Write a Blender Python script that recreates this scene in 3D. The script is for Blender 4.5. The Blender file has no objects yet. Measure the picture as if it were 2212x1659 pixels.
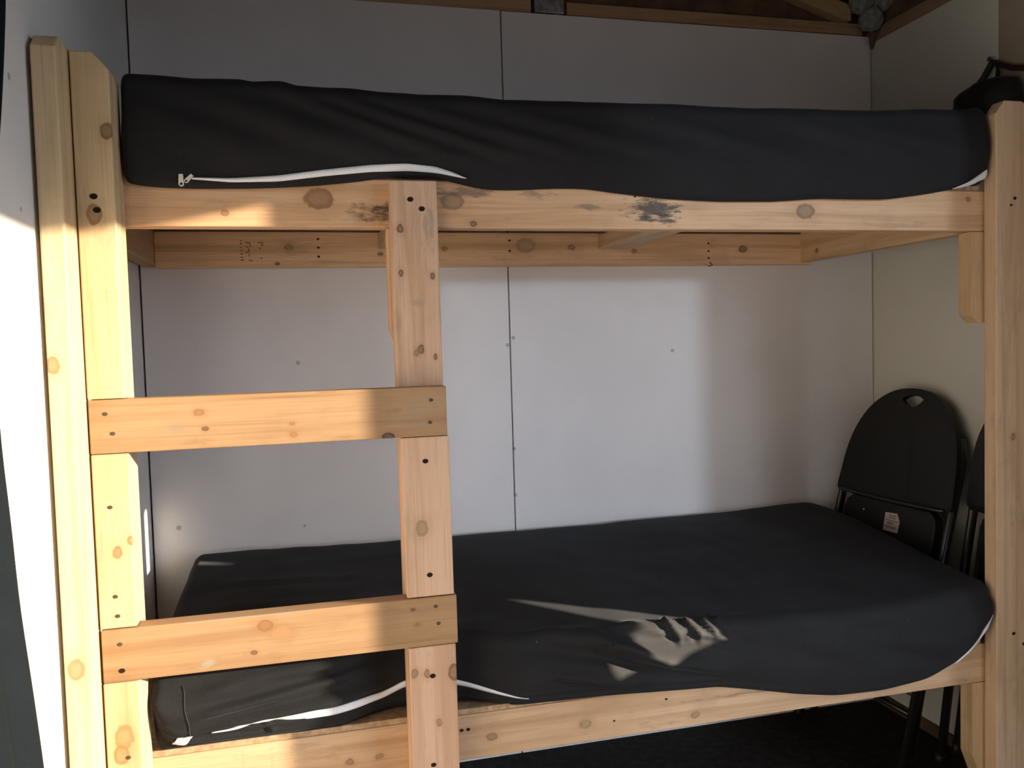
import bpy, bmesh, math, random
from mathutils import Vector, Matrix, noise
from mathutils.bvhtree import BVHTree

random.seed(7)
scene = bpy.context.scene
COL = scene.collection

# ------------------------------------------------------------------ camera
cam_data = bpy.data.cameras.new('camera')
cam = bpy.data.objects.new('camera', cam_data); COL.objects.link(cam)
cam_data.sensor_fit = 'HORIZONTAL'; cam_data.sensor_width = 36.0
cam_data.lens = 1787.83 / 2212.0 * 36.0
cam_data.clip_start = 0.02
YAW, PITCH, ROLL = 0.2437, -0.0482, 0.0292
c, s = math.cos, math.sin
Rz = Matrix(((c(YAW), s(YAW), 0), (-s(YAW), c(YAW), 0), (0, 0, 1)))
Rx = Matrix(((1, 0, 0), (0, c(PITCH), -s(PITCH)), (0, s(PITCH), c(PITCH))))
Ry = Matrix(((c(ROLL), 0, s(ROLL)), (0, 1, 0), (-s(ROLL), 0, c(ROLL))))
R = Rz @ Rx @ Ry
right, fwd, up = R.col[0], R.col[1], R.col[2]
M = Matrix((right, up, -fwd)).transposed().to_4x4()
M.translation = Vector((0.3491, -1.5568, 1.1625))
cam.matrix_world = M
scene.camera = cam

# ------------------------------------------------------------------ colour management
vs = scene.view_settings
vs.view_transform = 'Standard'; vs.look = 'None'; vs.gamma = 1.0
vs.use_curve_mapping = False
vs.exposure = 1.22
scene.display_settings.display_device = 'sRGB'
scene.cycles.max_bounces = 10
scene.cycles.diffuse_bounces = 7
scene.cycles.use_denoising = True
scene.cycles.sample_clamp_indirect = 6.0

# ------------------------------------------------------------------ daylight
world = bpy.data.worlds.new('sky'); scene.world = world
world.use_nodes = True
bg = world.node_tree.nodes['Background']
bg.inputs['Color'].default_value = (0.78, 0.88, 1.0, 1)
bg.inputs['Strength'].default_value = 7.2

sun_data = bpy.data.lights.new('sun', 'SUN')
sun_data.energy = 15.0; sun_data.color = (1.0, 0.86, 0.64); sun_data.angle = math.radians(0.55)
sun = bpy.data.objects.new('sun', sun_data); COL.objects.link(sun)
SUN_DIR = Vector((-2.1, 1.0, -0.454)).normalized()
sun.rotation_euler = SUN_DIR.to_track_quat('-Z', 'Y').to_euler()
sun.location = (6, -3, 4)

# added area lamp outside, standing in for daylight thrown back through the doorway
refl_data = bpy.data.lights.new('daylight_stand_in', 'AREA')
refl_data.shape = 'DISK'; refl_data.size = 0.45; refl_data.energy = 300.0; refl_data.color = (0.66, 0.82, 0.97)
refl = bpy.data.objects.new('daylight_stand_in', refl_data); COL.objects.link(refl)
REFL_DIR = Vector((-0.43, 1.0, -0.12))
refl.location = Vector((1.33, 0.0, 1.0)) - REFL_DIR * 9.0
refl.rotation_euler = REFL_DIR.to_track_quat('-Z', 'Y').to_euler()

# ------------------------------------------------------------------ node helpers
def new_mat(name, rough=0.6, spec=0.3):
    m = bpy.data.materials.new(name); m.use_nodes = True
    nt = m.node_tree
    b = nt.nodes['Principled BSDF']
    b.inputs['Roughness'].default_value = rough
    b.inputs['Specular IOR Level'].default_value = spec
    return m, nt, b

def nd(nt, typ, **kw):
    n = nt.nodes.new(typ)
    for k, v in kw.items(): setattr(n, k, v)
    return n

def mixc(nt, fac, a, b, mode='MIX'):
    n = nd(nt, 'ShaderNodeMix', data_type='RGBA', blend_type=mode)
    for sock, v in ((n.inputs[0], fac), (n.inputs[6], a), (n.inputs[7], b)):
        if isinstance(v, (int, float)): sock.default_value = v
        elif isinstance(v, tuple): sock.default_value = (*v[:3], 1)
        else: nt.links.new(v, sock)
    return n.outputs[2]

def math_n(nt, op, a, b=None):
    n = nd(nt, 'ShaderNodeMath', operation=op)
    for i, v in enumerate((a, b)):
        if v is None: continue
        if isinstance(v, (int, float)): n.inputs[i].default_value = v
        else: nt.links.new(v, n.inputs[i])
    return n.outputs[0]

def maprange(nt, v, a, b, lo=0.0, hi=1.0, smooth=True):
    n = nd(nt, 'ShaderNodeMapRange', interpolation_type='SMOOTHSTEP' if smooth else 'LINEAR')
    nt.links.new(v, n.inputs['Value'])
    for k, x in (('From Min', a), ('From Max', b), ('To Min', lo), ('To Max', hi)):
        n.inputs[k].default_value = x
    return n.outputs['Result']

def vec_scale(nt, v, sc, off=(0, 0, 0)):
    n = nd(nt, 'ShaderNodeVectorMath', operation='SUBTRACT'); nt.links.new(v, n.inputs[0]); n.inputs[1].default_value = off
    k = nd(nt, 'ShaderNodeVectorMath', operation='MULTIPLY'); nt.links.new(n.outputs[0], k.inputs[0]); k.inputs[1].default_value = sc
    return k.outputs[0]

def length(nt, v):
    n = nd(nt, 'ShaderNodeVectorMath', operation='LENGTH'); nt.links.new(v, n.inputs[0]); return n.outputs['Value']

def noise_n(nt, v, scale, detail=3, rough=0.55):
    n = nd(nt, 'ShaderNodeTexNoise'); nt.links.new(v, n.inputs['Vector'])
    n.inputs['Scale'].default_value = scale; n.inputs['Detail'].default_value = detail
    n.inputs['Roughness'].default_value = rough
    return n.outputs['Fac']

def bump(nt, bsdf, h, strength=0.3, dist=0.002):
    n = nd(nt, 'ShaderNodeBump'); n.inputs['Strength'].default_value = strength
    n.inputs['Distance'].default_value = dist
    nt.links.new(h, n.inputs['Height']); nt.links.new(n.outputs['Normal'], bsdf.inputs['Normal'])

PINE = (0.58, 0.385, 0.20)
_wood_n = [0]
def wood(axis=0, base=PINE, knots=(), stains=(), contrast=1.0):
    """Sawn pine. axis: grain direction. knots: (x,y,z,radius[,colour]). stains: (x,y,z,rx,ry,rz,colour,strength)."""
    _wood_n[0] += 1
    m, nt, b = new_mat('pine_%03d' % _wood_n[0], 0.58, 0.35)
    tc = nd(nt, 'ShaderNodeTexCoord'); P = tc.outputs['Object']
    seed = (random.uniform(-9, 9), random.uniform(-9, 9), random.uniform(-9, 9))
    sc = [26.0, 26.0, 26.0]; sc[axis] = 1.1
    W = vec_scale(nt, P, tuple(sc), seed)
    big = noise_n(nt, W, 0.35, 2)
    rings = nd(nt, 'ShaderNodeTexNoise'); nt.links.new(W, rings.inputs['Vector'])
    rings.inputs['Scale'].default_value = 1.3; rings.inputs['Detail'].default_value = 4
    rings.inputs['Distortion'].default_value = 0.6
    fs = [420.0] * 3; fs[axis] = 9.0
    fine = noise_n(nt, vec_scale(nt, P, tuple(fs), seed), 1.0, 2)
    light = tuple(min(1, x * 1.13) for x in base)
    dark = (base[0] * 0.74, base[1] * 0.66, base[2] * 0.56)
    colr = mixc(nt, maprange(nt, rings.outputs['Fac'], 0.42, 0.68, 0.0, 0.75 * contrast), light, dark)
    colr = mixc(nt, maprange(nt, big, 0.35, 0.7, 0.0, 0.45 * contrast), colr, (base[0] * 0.9, base[1] * 0.80, base[2] * 0.70))
    colr = mixc(nt, maprange(nt, fine, 0.45, 0.75, 0.0, 0.38 * contrast), colr, dark)
    ls = [130.0] * 3; ls[axis] = 2.2
    lines = noise_n(nt, vec_scale(nt, P, tuple(ls), seed), 1.0, 3)
    colr = mixc(nt, maprange(nt, lines, 0.56, 0.70, 0.0, 0.35 * contrast), colr, (base[0] * 0.66, base[1] * 0.55, base[2] * 0.45))
    blot = noise_n(nt, P, 9.0, 4, 0.6)
    colr = mixc(nt, maprange(nt, blot, 0.52, 0.75, 0.0, 0.30), colr, (base[0] * 0.62, base[1] * 0.58, base[2] * 0.58))
    dirt = noise_n(nt, vec_scale(nt, P, tuple(4.0 if i == axis else 13.0 for i in range(3)), seed), 2.2, 6, 0.68)
    colr = mixc(nt, maprange(nt, dirt, 0.54, 0.72, 0.0, 0.38), colr, (base[0] * 0.45, base[1] * 0.46, base[2] * 0.50))
    wob = nd(nt, 'ShaderNodeTexNoise'); nt.links.new(P, wob.inputs['Vector']); wob.inputs['Scale'].default_value = 95; wob.inputs['Detail'].default_value = 3
    for k in knots:
        x, y, z, r = k[:4]; kc = k[4] if len(k) > 4 else (0.13, 0.065, 0.032)
        kc = tuple(q * 0.72 for q in kc)
        ks = [1.0 / r] * 3; ks[axis] = 0.72 / r
        v = vec_scale(nt, P, tuple(ks), (x, y, z))
        d = math_n(nt, 'ADD', length(nt, v), math_n(nt, 'MULTIPLY', math_n(nt, 'SUBTRACT', wob.outputs['Fac'], 0.5), 1.2 if r < 0.0075 else 0.55))
        halo = maprange(nt, d, 2.6, 0.8, 0.0, 0.30)
        core = maprange(nt, d, 1.12, 0.90, 0.0, 0.82)
        mid = maprange(nt, d, 0.80, 0.45, 0.0, 0.75)
        colr = mixc(nt, halo, colr, (base[0] * 0.75, base[1] * 0.58, base[2] * 0.42))
        colr = mixc(nt, core, colr, kc)
        colr = mixc(nt, mid, colr, tuple(0.55 * q + 0.40 * e for q, e in zip(kc, base)))
    for (x, y, z, rx, ry, rz, sc_, st) in stains:
        v = vec_scale(nt, P, (1 / rx, 1 / ry, 1 / rz), (x, y, z))
        d = length(nt, v)
        ss = [110.0] * 3; ss[axis] = 30.0
        nn = noise_n(nt, vec_scale(nt, P, tuple(ss), seed), 1.0, 5, 0.7)
        mk = math_n(nt, 'ADD', math_n(nt, 'SUBTRACT', 1.0, d), math_n(nt, 'MULTIPLY', math_n(nt, 'SUBTRACT', nn, 0.5), 3.2))
        colr = mixc(nt, maprange(nt, mk, 0.10, 0.85, 0.0, st), colr, sc_)
    nt.links.new(colr, b.inputs['Base Color'])
    h = math_n(nt, 'ADD', math_n(nt, 'MULTIPLY', fine, 0.5), rings.outputs['Fac'])
    bump(nt, b, h, 0.25, 0.0012)
    return m

def plain(name, colour, rough=0.5, spec=0.4, metallic=0.0, var=0.0, bump_s=0.0, scale=200):
    m, nt, b = new_mat(name, rough, spec)
    b.inputs['Metallic'].default_value = metallic
    tc = nd(nt, 'ShaderNodeTexCoord')
    n = noise_n(nt, tc.outputs['Object'], scale, 3)
    colr = mixc(nt, maprange(nt, n, 0.3, 0.7), tuple(x * (1 - var) for x in colour), tuple(min(1, x * (1 + var)) for x in colour))
    nt.links.new(colr, b.inputs['Base Color'])
    if bump_s: bump(nt, b, n, bump_s, 0.001)
    return m

def fabric_mat(name, colour, rough=0.5, spec=0.5, sheen=0.25):
    m, nt, b = new_mat(name, rough, spec)
    tc = nd(nt, 'ShaderNodeTexCoord'); P = tc.outputs['Object']
    n = noise_n(nt, P, 700, 2)
    d = noise_n(nt, P, 6, 4, 0.6)
    colr = mixc(nt, maprange(nt, n, 0.3, 0.7), tuple(x * 0.8 for x in colour), tuple(x * 1.2 for x in colour))
    colr = mixc(nt, maprange(nt, d, 0.45, 0.75, 0, 0.35), colr, tuple(x * 1.5 for x in colour))
    lint = nd(nt, 'ShaderNodeTexVoronoi'); nt.links.new(P, lint.inputs['Vector']); lint.inputs['Scale'].default_value = 17
    colr = mixc(nt, maprange(nt, lint.outputs['Distance'], 0.035, 0.015, 0, 0.35), colr, (0.35, 0.35, 0.36))
    nt.links.new(colr, b.inputs['Base Color'])
    b.inputs['Sheen Weight'].default_value = sheen
    b.inputs['Sheen Roughness'].default_value = 0.35
    b.inputs['Sheen Tint'].default_value = (0.72, 0.84, 1.0, 1)
    bump(nt, b, n, 0.15, 0.0006)
    return m

def wall_mat(name, colour, dots=(), grain=0.3):
    m, nt, b = new_mat(name, 0.75, 0.25)
    tc = nd(nt, 'ShaderNodeTexCoord'); P = tc.outputs['Object']
    n1 = noise_n(nt, P, 95, 4, 0.6); n2 = noise_n(nt, P, 3, 3); n3 = noise_n(nt, P, 28, 3)
    colr = mixc(nt, maprange(nt, n2, 0.35, 0.7), colour, tuple(x * 0.93 for x in colour))
    sp = nd(nt, 'ShaderNodeTexVoronoi'); nt.links.new(P, sp.inputs['Vector']); sp.inputs['Scale'].default_value = 9
    colr = mixc(nt, maprange(nt, sp.outputs['Distance'], 0.022, 0.008, 0, 0.5), colr, tuple(x * 0.45 for x in colour))
    for (x, y, z, r, dc) in dots:
        d = length(nt, vec_scale(nt, P, (1 / r,) * 3, (x, y, z)))
        colr = mixc(nt, maprange(nt, d, 1.1, 0.7, 0, 0.8), colr, dc)
    nt.links.new(colr, b.inputs['Base Color'])
    h = math_n(nt, 'ADD', math_n(nt, 'MULTIPLY', n1, 0.6), n3)
    bump(nt, b, h, grain, 0.0025)
    return m

# ------------------------------------------------------------------ mesh helpers
def bm_obj(name, bm, mat=None, parent=None, origin=None, smooth=False):
    """Link bm (vertices in world coordinates) as one object whose origin is `origin` (world) or the mesh centre."""
    if origin is None:
        lo = Vector((1e9,) * 3); hi = Vector((-1e9,) * 3)
        for v in bm.verts:
            for i in range(3):
                lo[i] = min(lo[i], v.co[i]); hi[i] = max(hi[i], v.co[i])
        origin = (lo + hi) / 2
    origin = Vector(origin)
    for v in bm.verts: v.co -= origin
    bmesh.ops.recalc_face_normals(bm, faces=bm.faces)
    me = bpy.data.meshes.new(name); bm.to_mesh(me); bm.free()
    if smooth:
        for p in me.polygons: p.use_smooth = True
    o = bpy.data.objects.new(name, me); COL.objects.link(o)
    if mat: me.materials.append(mat)
    o.location = origin
    if parent:
        o.parent = parent
        o.location = origin - world_loc(parent)
    return o

def world_loc(o):
    v = Vector(o.location)
    while o.parent:
        o = o.parent; v += Vector(o.location)
    return v

def bm_prism(outline, axis, d0, d1, bevel=0.002):
    """outline: 2-D points in the plane perpendicular to axis (0: y,z  1: x,z  2: x,y), extruded d0..d1 along axis."""
    bm = bmesh.new()
    def P(a, b_, d):
        return {0: (d, a, b_), 1: (a, d, b_), 2: (a, b_, d)}[axis]
    lo = [bm.verts.new(P(a, b_, d0)) for a, b_ in outline]
    hi = [bm.verts.new(P(a, b_, d1)) for a, b_ in outline]
    bm.faces.new(lo); bm.faces.new(hi)
    n = len(outline)
    for i in range(n):
        bm.faces.new((lo[i], lo[(i + 1) % n], hi[(i + 1) % n], hi[i]))
    bmesh.ops.recalc_face_normals(bm, faces=bm.faces)
    if bevel:
        bmesh.ops.bevel(bm, geom=list(bm.edges), offset=bevel, segments=2, profile=0.5, affect='EDGES')
    return bm

def bm_box(x0, x1, y0, y1, z0, z1, bevel=0.002):
    return bm_prism([(y0, z0), (y1, z0), (y1, z1), (y0, z1)], 0, x0, x1, bevel)

def add_tube(bm, pts, r, seg=10, flat=1.0, caps=True):
    """Tube along a polyline."""
    rings = []
    pts = [Vector(p) for p in pts]
    prev = None
    for i, p in enumerate(pts):
        t = (pts[min(i + 1, len(pts) - 1)] - pts[max(i - 1, 0)]).normalized()
        a = prev if prev is not None else (Vector((0, 0, 1)) if abs(t.z) < 0.9 else Vector((1, 0, 0)))
        u = (a - t * a.dot(t)).normalized(); w = t.cross(u); prev = u
        rr = r[i] if isinstance(r, (list, tuple)) else r
        rings.append([bm.verts.new(p + u * (rr * math.cos(2 * math.pi * k / seg)) + w * (rr * flat * math.sin(2 * math.pi * k / seg))) for k in range(seg)])
    for a, b_ in zip(rings, rings[1:]):
        for k in range(seg):
            bm.faces.new((a[k], a[(k + 1) % seg], b_[(k + 1) % seg], b_[k]))
    if caps:
        bm.faces.new(rings[0]); bm.faces.new(rings[-1])

def empty(name, loc, label, cat, group=None):
    o = bpy.data.objects.new(name, None); COL.objects.link(o)
    o.location = loc; o.empty_display_size = 0.1
    o['label'] = label; o['category'] = cat
    if group: o['group'] = group
    return o

def tag(o, label, cat, group=None):
    o['label'] = label; o['category'] = cat
    if group: o['group'] = group
    return o

def struct(name, bm, mat, origin=None):
    o = bm_obj(name, bm, mat, origin=origin); o['kind'] = 'structure'; return o

def interp(tab, x):
    if x <= tab[0][0]: return tab[0][1]
    for (x0, v0), (x1, v1) in zip(tab, tab[1:]):
        if x <= x1:
            t = (x - x0) / (x1 - x0); return v0 + (v1 - v0) * t
    return tab[-1][1]

def smooth_interp(tab, x, w=0.03):
    return sum(interp(tab, x + k * w / 3) for k in (-2, -1, 0, 1, 2)) / 5

def sstep(a, b_, x):
    t = max(0.0, min(1.0, (x - a) / (b_ - a))) if a != b_ else float(x > a)
    return t * t * (3 - 2 * t)

# ------------------------------------------------------------------ room shell
XL, XR, YB, YF = -0.045, 2.071, 0.677, -2.55
ZW = 2.071                      # top of the wall panels
ZC = 2.75
DOOR_Y0, DOOR_Y1, DOOR_Z = -2.50, -0.848, 1.822
# door opening and two small chinks beside it, as (y0, y1, z0, z1) in the right wall
HOLES = [(DOOR_Y0, DOOR_Y1, 0.0, DOOR_Z), (-0.436, -0.383, 1.075, 1.245), (-0.615, -0.462, 0.740, 0.905)]

GREY = (0.32, 0.31, 0.30)
def wdot(x, z, r=0.005, col=(0.28, 0.27, 0.27)): return (x - 0, 0, z, r, col)

# back wall: two white panels with an open seam between them, dark board behind
bm = bm_box(XL + 0.0045, 0.9012, YB, YB + 0.012, 0.0, ZW, 0.001)
b2 = bm_box(0.9048, XR - 0.004, YB, YB + 0.012, 0.0, ZW - 0.001, 0.001)
tmp = bpy.data.meshes.new('tmp'); b2.to_mesh(tmp); b2.free(); bm.from_mesh(tmp)
DOT = (0.33, 0.34, 0.35)
struct('wall_back', bm, wall_mat('wall_back_paint', (0.75, 0.715, 0.725), dots=[
    (0.895, YB, 1.16, 0.006, DOT), (0.912, YB, 1.18, 0.006, DOT), (0.905, YB, 0.87, 0.006, DOT), (0.905, YB, 0.74, 0.006, DOT),
    (1.39, YB, 1.13, 0.006, DOT), (0.33, YB, 1.13, 0.006, DOT), (0.02, YB, 0.72, 0.007, DOT), (0.33, YB, 0.70, 0.004, DOT)]), origin=(0, 0, 0))
struct('wall_back_sheathing', bm_box(XL - 0.1, XR + 0.1, YB + 0.020, YB + 0.12, -0.02, ZC, 0), plain('dark_sheathing', (0.12, 0.075, 0.05), 0.9, 0.1, var=0.25, scale=18))

# left wall: one white panel
struct('wall_left', bm_box(XL - 0.10, XL, YF - 0.1, YB + 0.02, -0.02, ZC, 0), wall_mat('wall_left_paint', (0.76, 0.755, 0.76), dots=[
    (XL, -0.22, 1.565, 0.006, (0.25, 0.25, 0.25)), (XL, -0.20, 1.38, 0.004, (0.25, 0.25, 0.25))]), origin=(0, 0, 0))

# right wall: greenish panel by the corner, brown board nearer the camera, door and a narrow gap towards the sun
def wall_pieces(bm, rects, x0, x1):
    for (y0, y1, z0, z1) in rects:
        b_ = bm_box(x0, x1, y0, y1, z0, z1, 0)
        b_.to_mesh(tmp); b_.free(); bm.from_mesh(tmp)
bm = bmesh.new()
wall_pieces(bm, [(0.199, YB + 0.02, 0.03, 2.050)], XR, XR + 0.10)
struct('wall_right', bm, wall_mat('wall_right_paint', (0.62, 0.60, 0.53), grain=0.2), origin=(0, 0, 0))
bm = bmesh.new()
ys = sorted({YF - 0.1, 0.1965, -0.36} | {v for h in HOLES for v in h[:2]}); zs = sorted({-0.02, 2.050, 2.088, ZC} | {v for h in HOLES for v in h[2:]})
rects = []
for y0, y1 in zip(ys, ys[1:]):
    run = None
    for z0, z1 in zip(zs, zs[1:]):
        ym, zm = (y0 + y1) / 2, (z0 + z1) / 2
        open_ = any(h[0] < ym < h[1] and h[2] < zm < h[3] for h in HOLES) or (y0 >= -0.36 and 2.05 < zm < 2.088)
        if open_: run = None
        elif run: run[3] = z1
        else: run = [y0, y1, z0, z1]; rects.append(run)
wall_pieces(bm, rects, XR, XR + 0.06)
b_ = bm_prism([(-0.6155, 0.775), (-0.6155, 0.906), (-0.490, 0.906), (-0.490, 0.912)], 0, XR, XR + 0.06, 0); b_.to_mesh(tmp); b_.free(); bm.from_mesh(tmp)      # slanted upper edge of the lower chink
struct('wall_right_boards', bm, wall_mat('wall_right_board', (0.34, 0.28, 0.22), grain=0.2), origin=(0, 0, 0))
struct('wall_right_upper', bm_box(XR + 0.004, XR + 0.10, 0.199, YB + 0.02, 2.088, ZC, 0), plain('dark_gable', (0.13, 0.08, 0.055), 0.9, 0.1, var=0.25, scale=18))
struct('baseboard_right', bm_box(XR - 0.012, XR + 0.02, -0.36, YB, 0.0, 0.032, 0.001), plain('dark_base', (0.10, 0.06, 0.04), 0.8, 0.2, var=0.2))

# front wall behind the camera
struct('wall_front', bm_box(XL - 0.1, XR + 0.1, YF - 0.1, YF, -0.02, ZC, 0), wall_mat('wall_front_paint', (0.22, 0.20, 0.19)))
struct('floor_bounce', bm_box(XL, XR, YF, -0.16, 0.0002, 0.004, 0), plain('pale_bounce', (0.30, 0.27, 0.24), 0.8, 0.2, var=0.2, scale=9))  # unseen paler floor sheet, added to bounce light up at bed and wall
# added unseen pane dims the doorway: lets about a third of the light through
m, nt, b = new_mat('light_filter', 0.8, 0.1)
b.inputs['Base Color'].default_value = (0.03, 0.03, 0.03, 1)
tr = nd(nt, 'ShaderNodeBsdfTransparent'); mx = nd(nt, 'ShaderNodeMixShader'); mx.inputs[0].default_value = 0.36
nt.links.new(b.outputs[0], mx.inputs[1]); nt.links.new(tr.outputs[0], mx.inputs[2])
nt.links.new(mx.outputs[0], nt.nodes['Material Output'].inputs['Surface'])
bm = bmesh.new()
bm.faces.new([bm.verts.new(p) for p in ((XR + 0.03, DOOR_Y0, 0.0), (XR + 0.03, DOOR_Y1, 0.0), (XR + 0.03, DOOR_Y1, DOOR_Z), (XR + 0.03, DOOR_Y0, DOOR_Z))])
struct('door_filter', bm, m)
struct('ground', bm_box(XR + 0.12, XR + 14.0, -14.0, 8.0, -0.40, -0.20, 0), plain('bare_earth', (0.06, 0.05, 0.04), 0.95, 0.1, var=0.2, scale=3))
struct('floor', bm_box(XL - 0.1, XR + 0.1, YF - 0.1, YB + 0.12, -0.10, 0.0, 0), plain('dark_floor', (0.012, 0.010, 0.009), 0.8, 0.2, var=0.5, scale=40))
struct('ceiling', bm_box(XL - 0.1, XR + 0.1, YF - 0.1, YB + 0.12, ZC, ZC + 0.06, 0), plain('roof_boards', (0.08, 0.05, 0.035), 0.9, 0.1, var=0.25, scale=14))

# top plates along the walls
PL = (0.40, 0.26, 0.15)
struct('trim_1', bm_box(XL + 0.002, 0.990, YB + 0.001, YB + 0.019, ZW + 0.0005, ZW + 0.036, 0.001), wood(0, PL))
struct('trim_2', bm_box(1.092, 2.036, YB - 0.004, YB + 0.019, ZW + 0.0005, ZW + 0.034, 0.0015), wood(0, PL))
struct('trim_3', bm_box(XR - 0.004, XR + 0.10, -0.36, YB + 0.019, 2.051, 2.087, 0.0015), wood(1, (0.30, 0.19, 0.12)))
# gable brace running down to the corner
bm = bm_prism([(1.50, 2.252), (1.965, 2.106), (1.985, 2.106), (1.985, 2.150), (1.50, 2.302)], 1, YB - 0.022, YB + 0.016, 0.0015)
struct('beam_gable', bm, wood(0, (0.42, 0.31, 0.16)))
# ceiling joists
bm = bm_box(XL + 0.001, XR - 0.001, YB - 0.50, YB - 0.46, 2.50, 2.60, 0.001); struct('beam_ceiling', bm, wood(0, (0.30, 0.19, 0.12)))

# ------------------------------------------------------------------ bunk bed
bed = empty('bunk_bed', (0.9, 0.32, 0.0), 'home-made two-tier bunk bed of screwed pine boards with a ladder at its left end', 'bunk bed')
SCREW = plain('screw_steel', (0.10, 0.07, 0.05), 0.45, 0.5, 0.6, var=0.3)
HOLE = plain('screw_hole', (0.022, 0.014, 0.010), 0.9, 0.1)
def screw(parent, x, y, z, r=0.0036, mat=None, tilt=0.0):
    """Screw head sunk in a front face (facing -Y)."""
    bm = bmesh.new()
    n = 12; ring = []; inner = []
    for k in range(n):
        a = 2 * math.pi * k / n
        ring.append(bm.verts.new((x + r * 1.12 * math.cos(a), y - 0.0006, z + r * 0.88 * math.sin(a + tilt))))
        inner.append(bm.verts.new((x + r * 0.6 * math.cos(a), y - 0.0002, z + r * 0.5 * math.sin(a + tilt))))
    back = [bm.verts.new((v.co.x, y + 0.004, v.co.z)) for v in ring]
    for k in range(n):
        bm.faces.new((ring[k], ring[(k + 1) % n], inner[(k + 1) % n], inner[k]))
        bm.faces.new((ring[k], back[k], back[(k + 1) % n], ring[(k + 1) % n]))
    bm.faces.new(inner); bm.faces.new(back)
    return bm_obj('screw', bm, mat or SCREW, parent)

def board(name, bm, mat, screws=(), label=None, parent=None):
    o = bm_obj(name, bm, mat, parent or bed)
    for sc_ in screws: screw(o, *sc_)
    if label: o['label'] = label
    return o

NEW = (0.58, 0.44, 0.27)          # fresher, yellower pine of the left post
T = 0.038
def mid(a, b_): return (a + b_) / 2

# left post: outer board on edge, inner back board, filler blocks between the rungs
board('corner_post', bm_prism([(-0.144, 0), (-0.056, 0), (-0.056, 1.660), (-0.120, 1.660), (-0.144, 1.637)], 0, -0.038, -0.002, 0.003),
      wood(2, NEW, knots=[(-0.01, -0.044, 0.32, 0.010, (0.5, 0.24, 0.09)), (0, -0.044, -0.16, 0.012, (0.5, 0.26, 0.11))], contrast=0.8))
post_out = [(0.0, 0), (0.058, 0), (0.058, 1.627), (0.034, 1.6545), (0.0, 1.6545)]
board('corner_post', bm_prism(post_out, 1, -0.038, -0.0005, 0.0025), wood(2, NEW, contrast=0.8))
board('filler_block', bm_prism([(0.0, 1.0915), (0.058, 1.0915), (0.058, 1.627), (0.034, 1.6545), (0.0, 1.6545)], 1, -0.076, -0.0385, 0.0025),
      wood(2, NEW, knots=[(0.022, -0.019, 0.155, 0.010, (0.25, 0.11, 0.05)), (-0.004, -0.019, 0.02, 0.012, (0.33, 0.2, 0.11))], contrast=0.8),
      screws=[(0.026, -0.076, 1.422, 0.0055, HOLE), (0.030, -0.076, 1.400, 0.0055, HOLE)])
board('filler_block', bm_prism([(0.001, 0.7085), (0.058, 0.7085), (0.058, 1.0), (0.001, 1.0)], 1, -0.076, -0.0385, 0.002),
      wood(2, NEW, knots=[(0.004, -0.019, -0.018, 0.007, (0.45, 0.2, 0.08)), (0.026, -0.019, 0.0, 0.006, (0.5, 0.22, 0.1))], contrast=0.8),
      screws=[(0.026, -0.076, 0.912), (0.027, -0.076, 0.762), (0.029, -0.076, 0.729)])
board('filler_block', bm_prism([(0.001, 0.0), (0.058, 0.0), (0.058, 0.616), (0.001, 0.616)], 1, -0.076, -0.0385, 0.002),
      wood(2, NEW, knots=[(0.0, -0.019, 0.215, 0.015, (0.5, 0.25, 0.09)), (-0.006, -0.019, 0.185, 0.012, (0.45, 0.22, 0.08))], contrast=0.9),
      screws=[(0.034, -0.076, 0.487)])

# ladder rungs
RUNG = (0.35, 0.215, 0.115)
def rl(x, z, cx, cz, r, *col): return (x - cx, -0.019, z - cz, r) + tuple(col)
board('rung', bm_box(0.0005, 0.594, -0.076, -0.0385, 1.001, 1.0905, 0.002),
      wood(0, RUNG, knots=[rl(.172, 1.063, .297, 1.046, .006, (.36, .16, .07)), rl(.18, 1.035, .297, 1.046, .004), rl(.322, 1.036, .297, 1.046, .0035, (.4, .17, .06)),
                           rl(.324, 1.017, .297, 1.046, .0045, (.42, .16, .06)), rl(.487, 1.004, .297, 1.046, .008, (.03, .025, .02))],
           stains=[(-.165, -.019, -.005, .022, .02, .02, (.25, .2, .15), .5), (.25, -.019, .0, .07, .03, .06, (.33, .27, .19), .25)]),
      screws=[(.026, -.076, 1.067), (.036, -.076, 1.034), (.566, -.076, 1.066), (.563, -.076, 1.026)])
board('rung', bm_box(0.0015, 0.601, -0.076, -0.0385, 0.617, 0.7065, 0.002),
      wood(0, RUNG, knots=[rl(.262, .687, .301, .662, .010, (.34, .15, .06)), rl(.29, .672, .301, .662, .011, (.5, .26, .12)), rl(.243, .642, .301, .662, .004),
                           rl(.527, .659, .301, .662, .004, (.35, .17, .08)), rl(.52, .688, .301, .662, .003)],
           stains=[(-.05, -.019, .046, .22, .05, .006, (.3, .25, .2), .5), (-.135, -.019, -.03, .02, .02, .012, (.30, .40, .36), .35)]),
      screws=[(.030, -.076, .681), (.031, -.076, .636, .0045, HOLE), (.562, -.076, .689), (.566, -.076, .657)])

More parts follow.
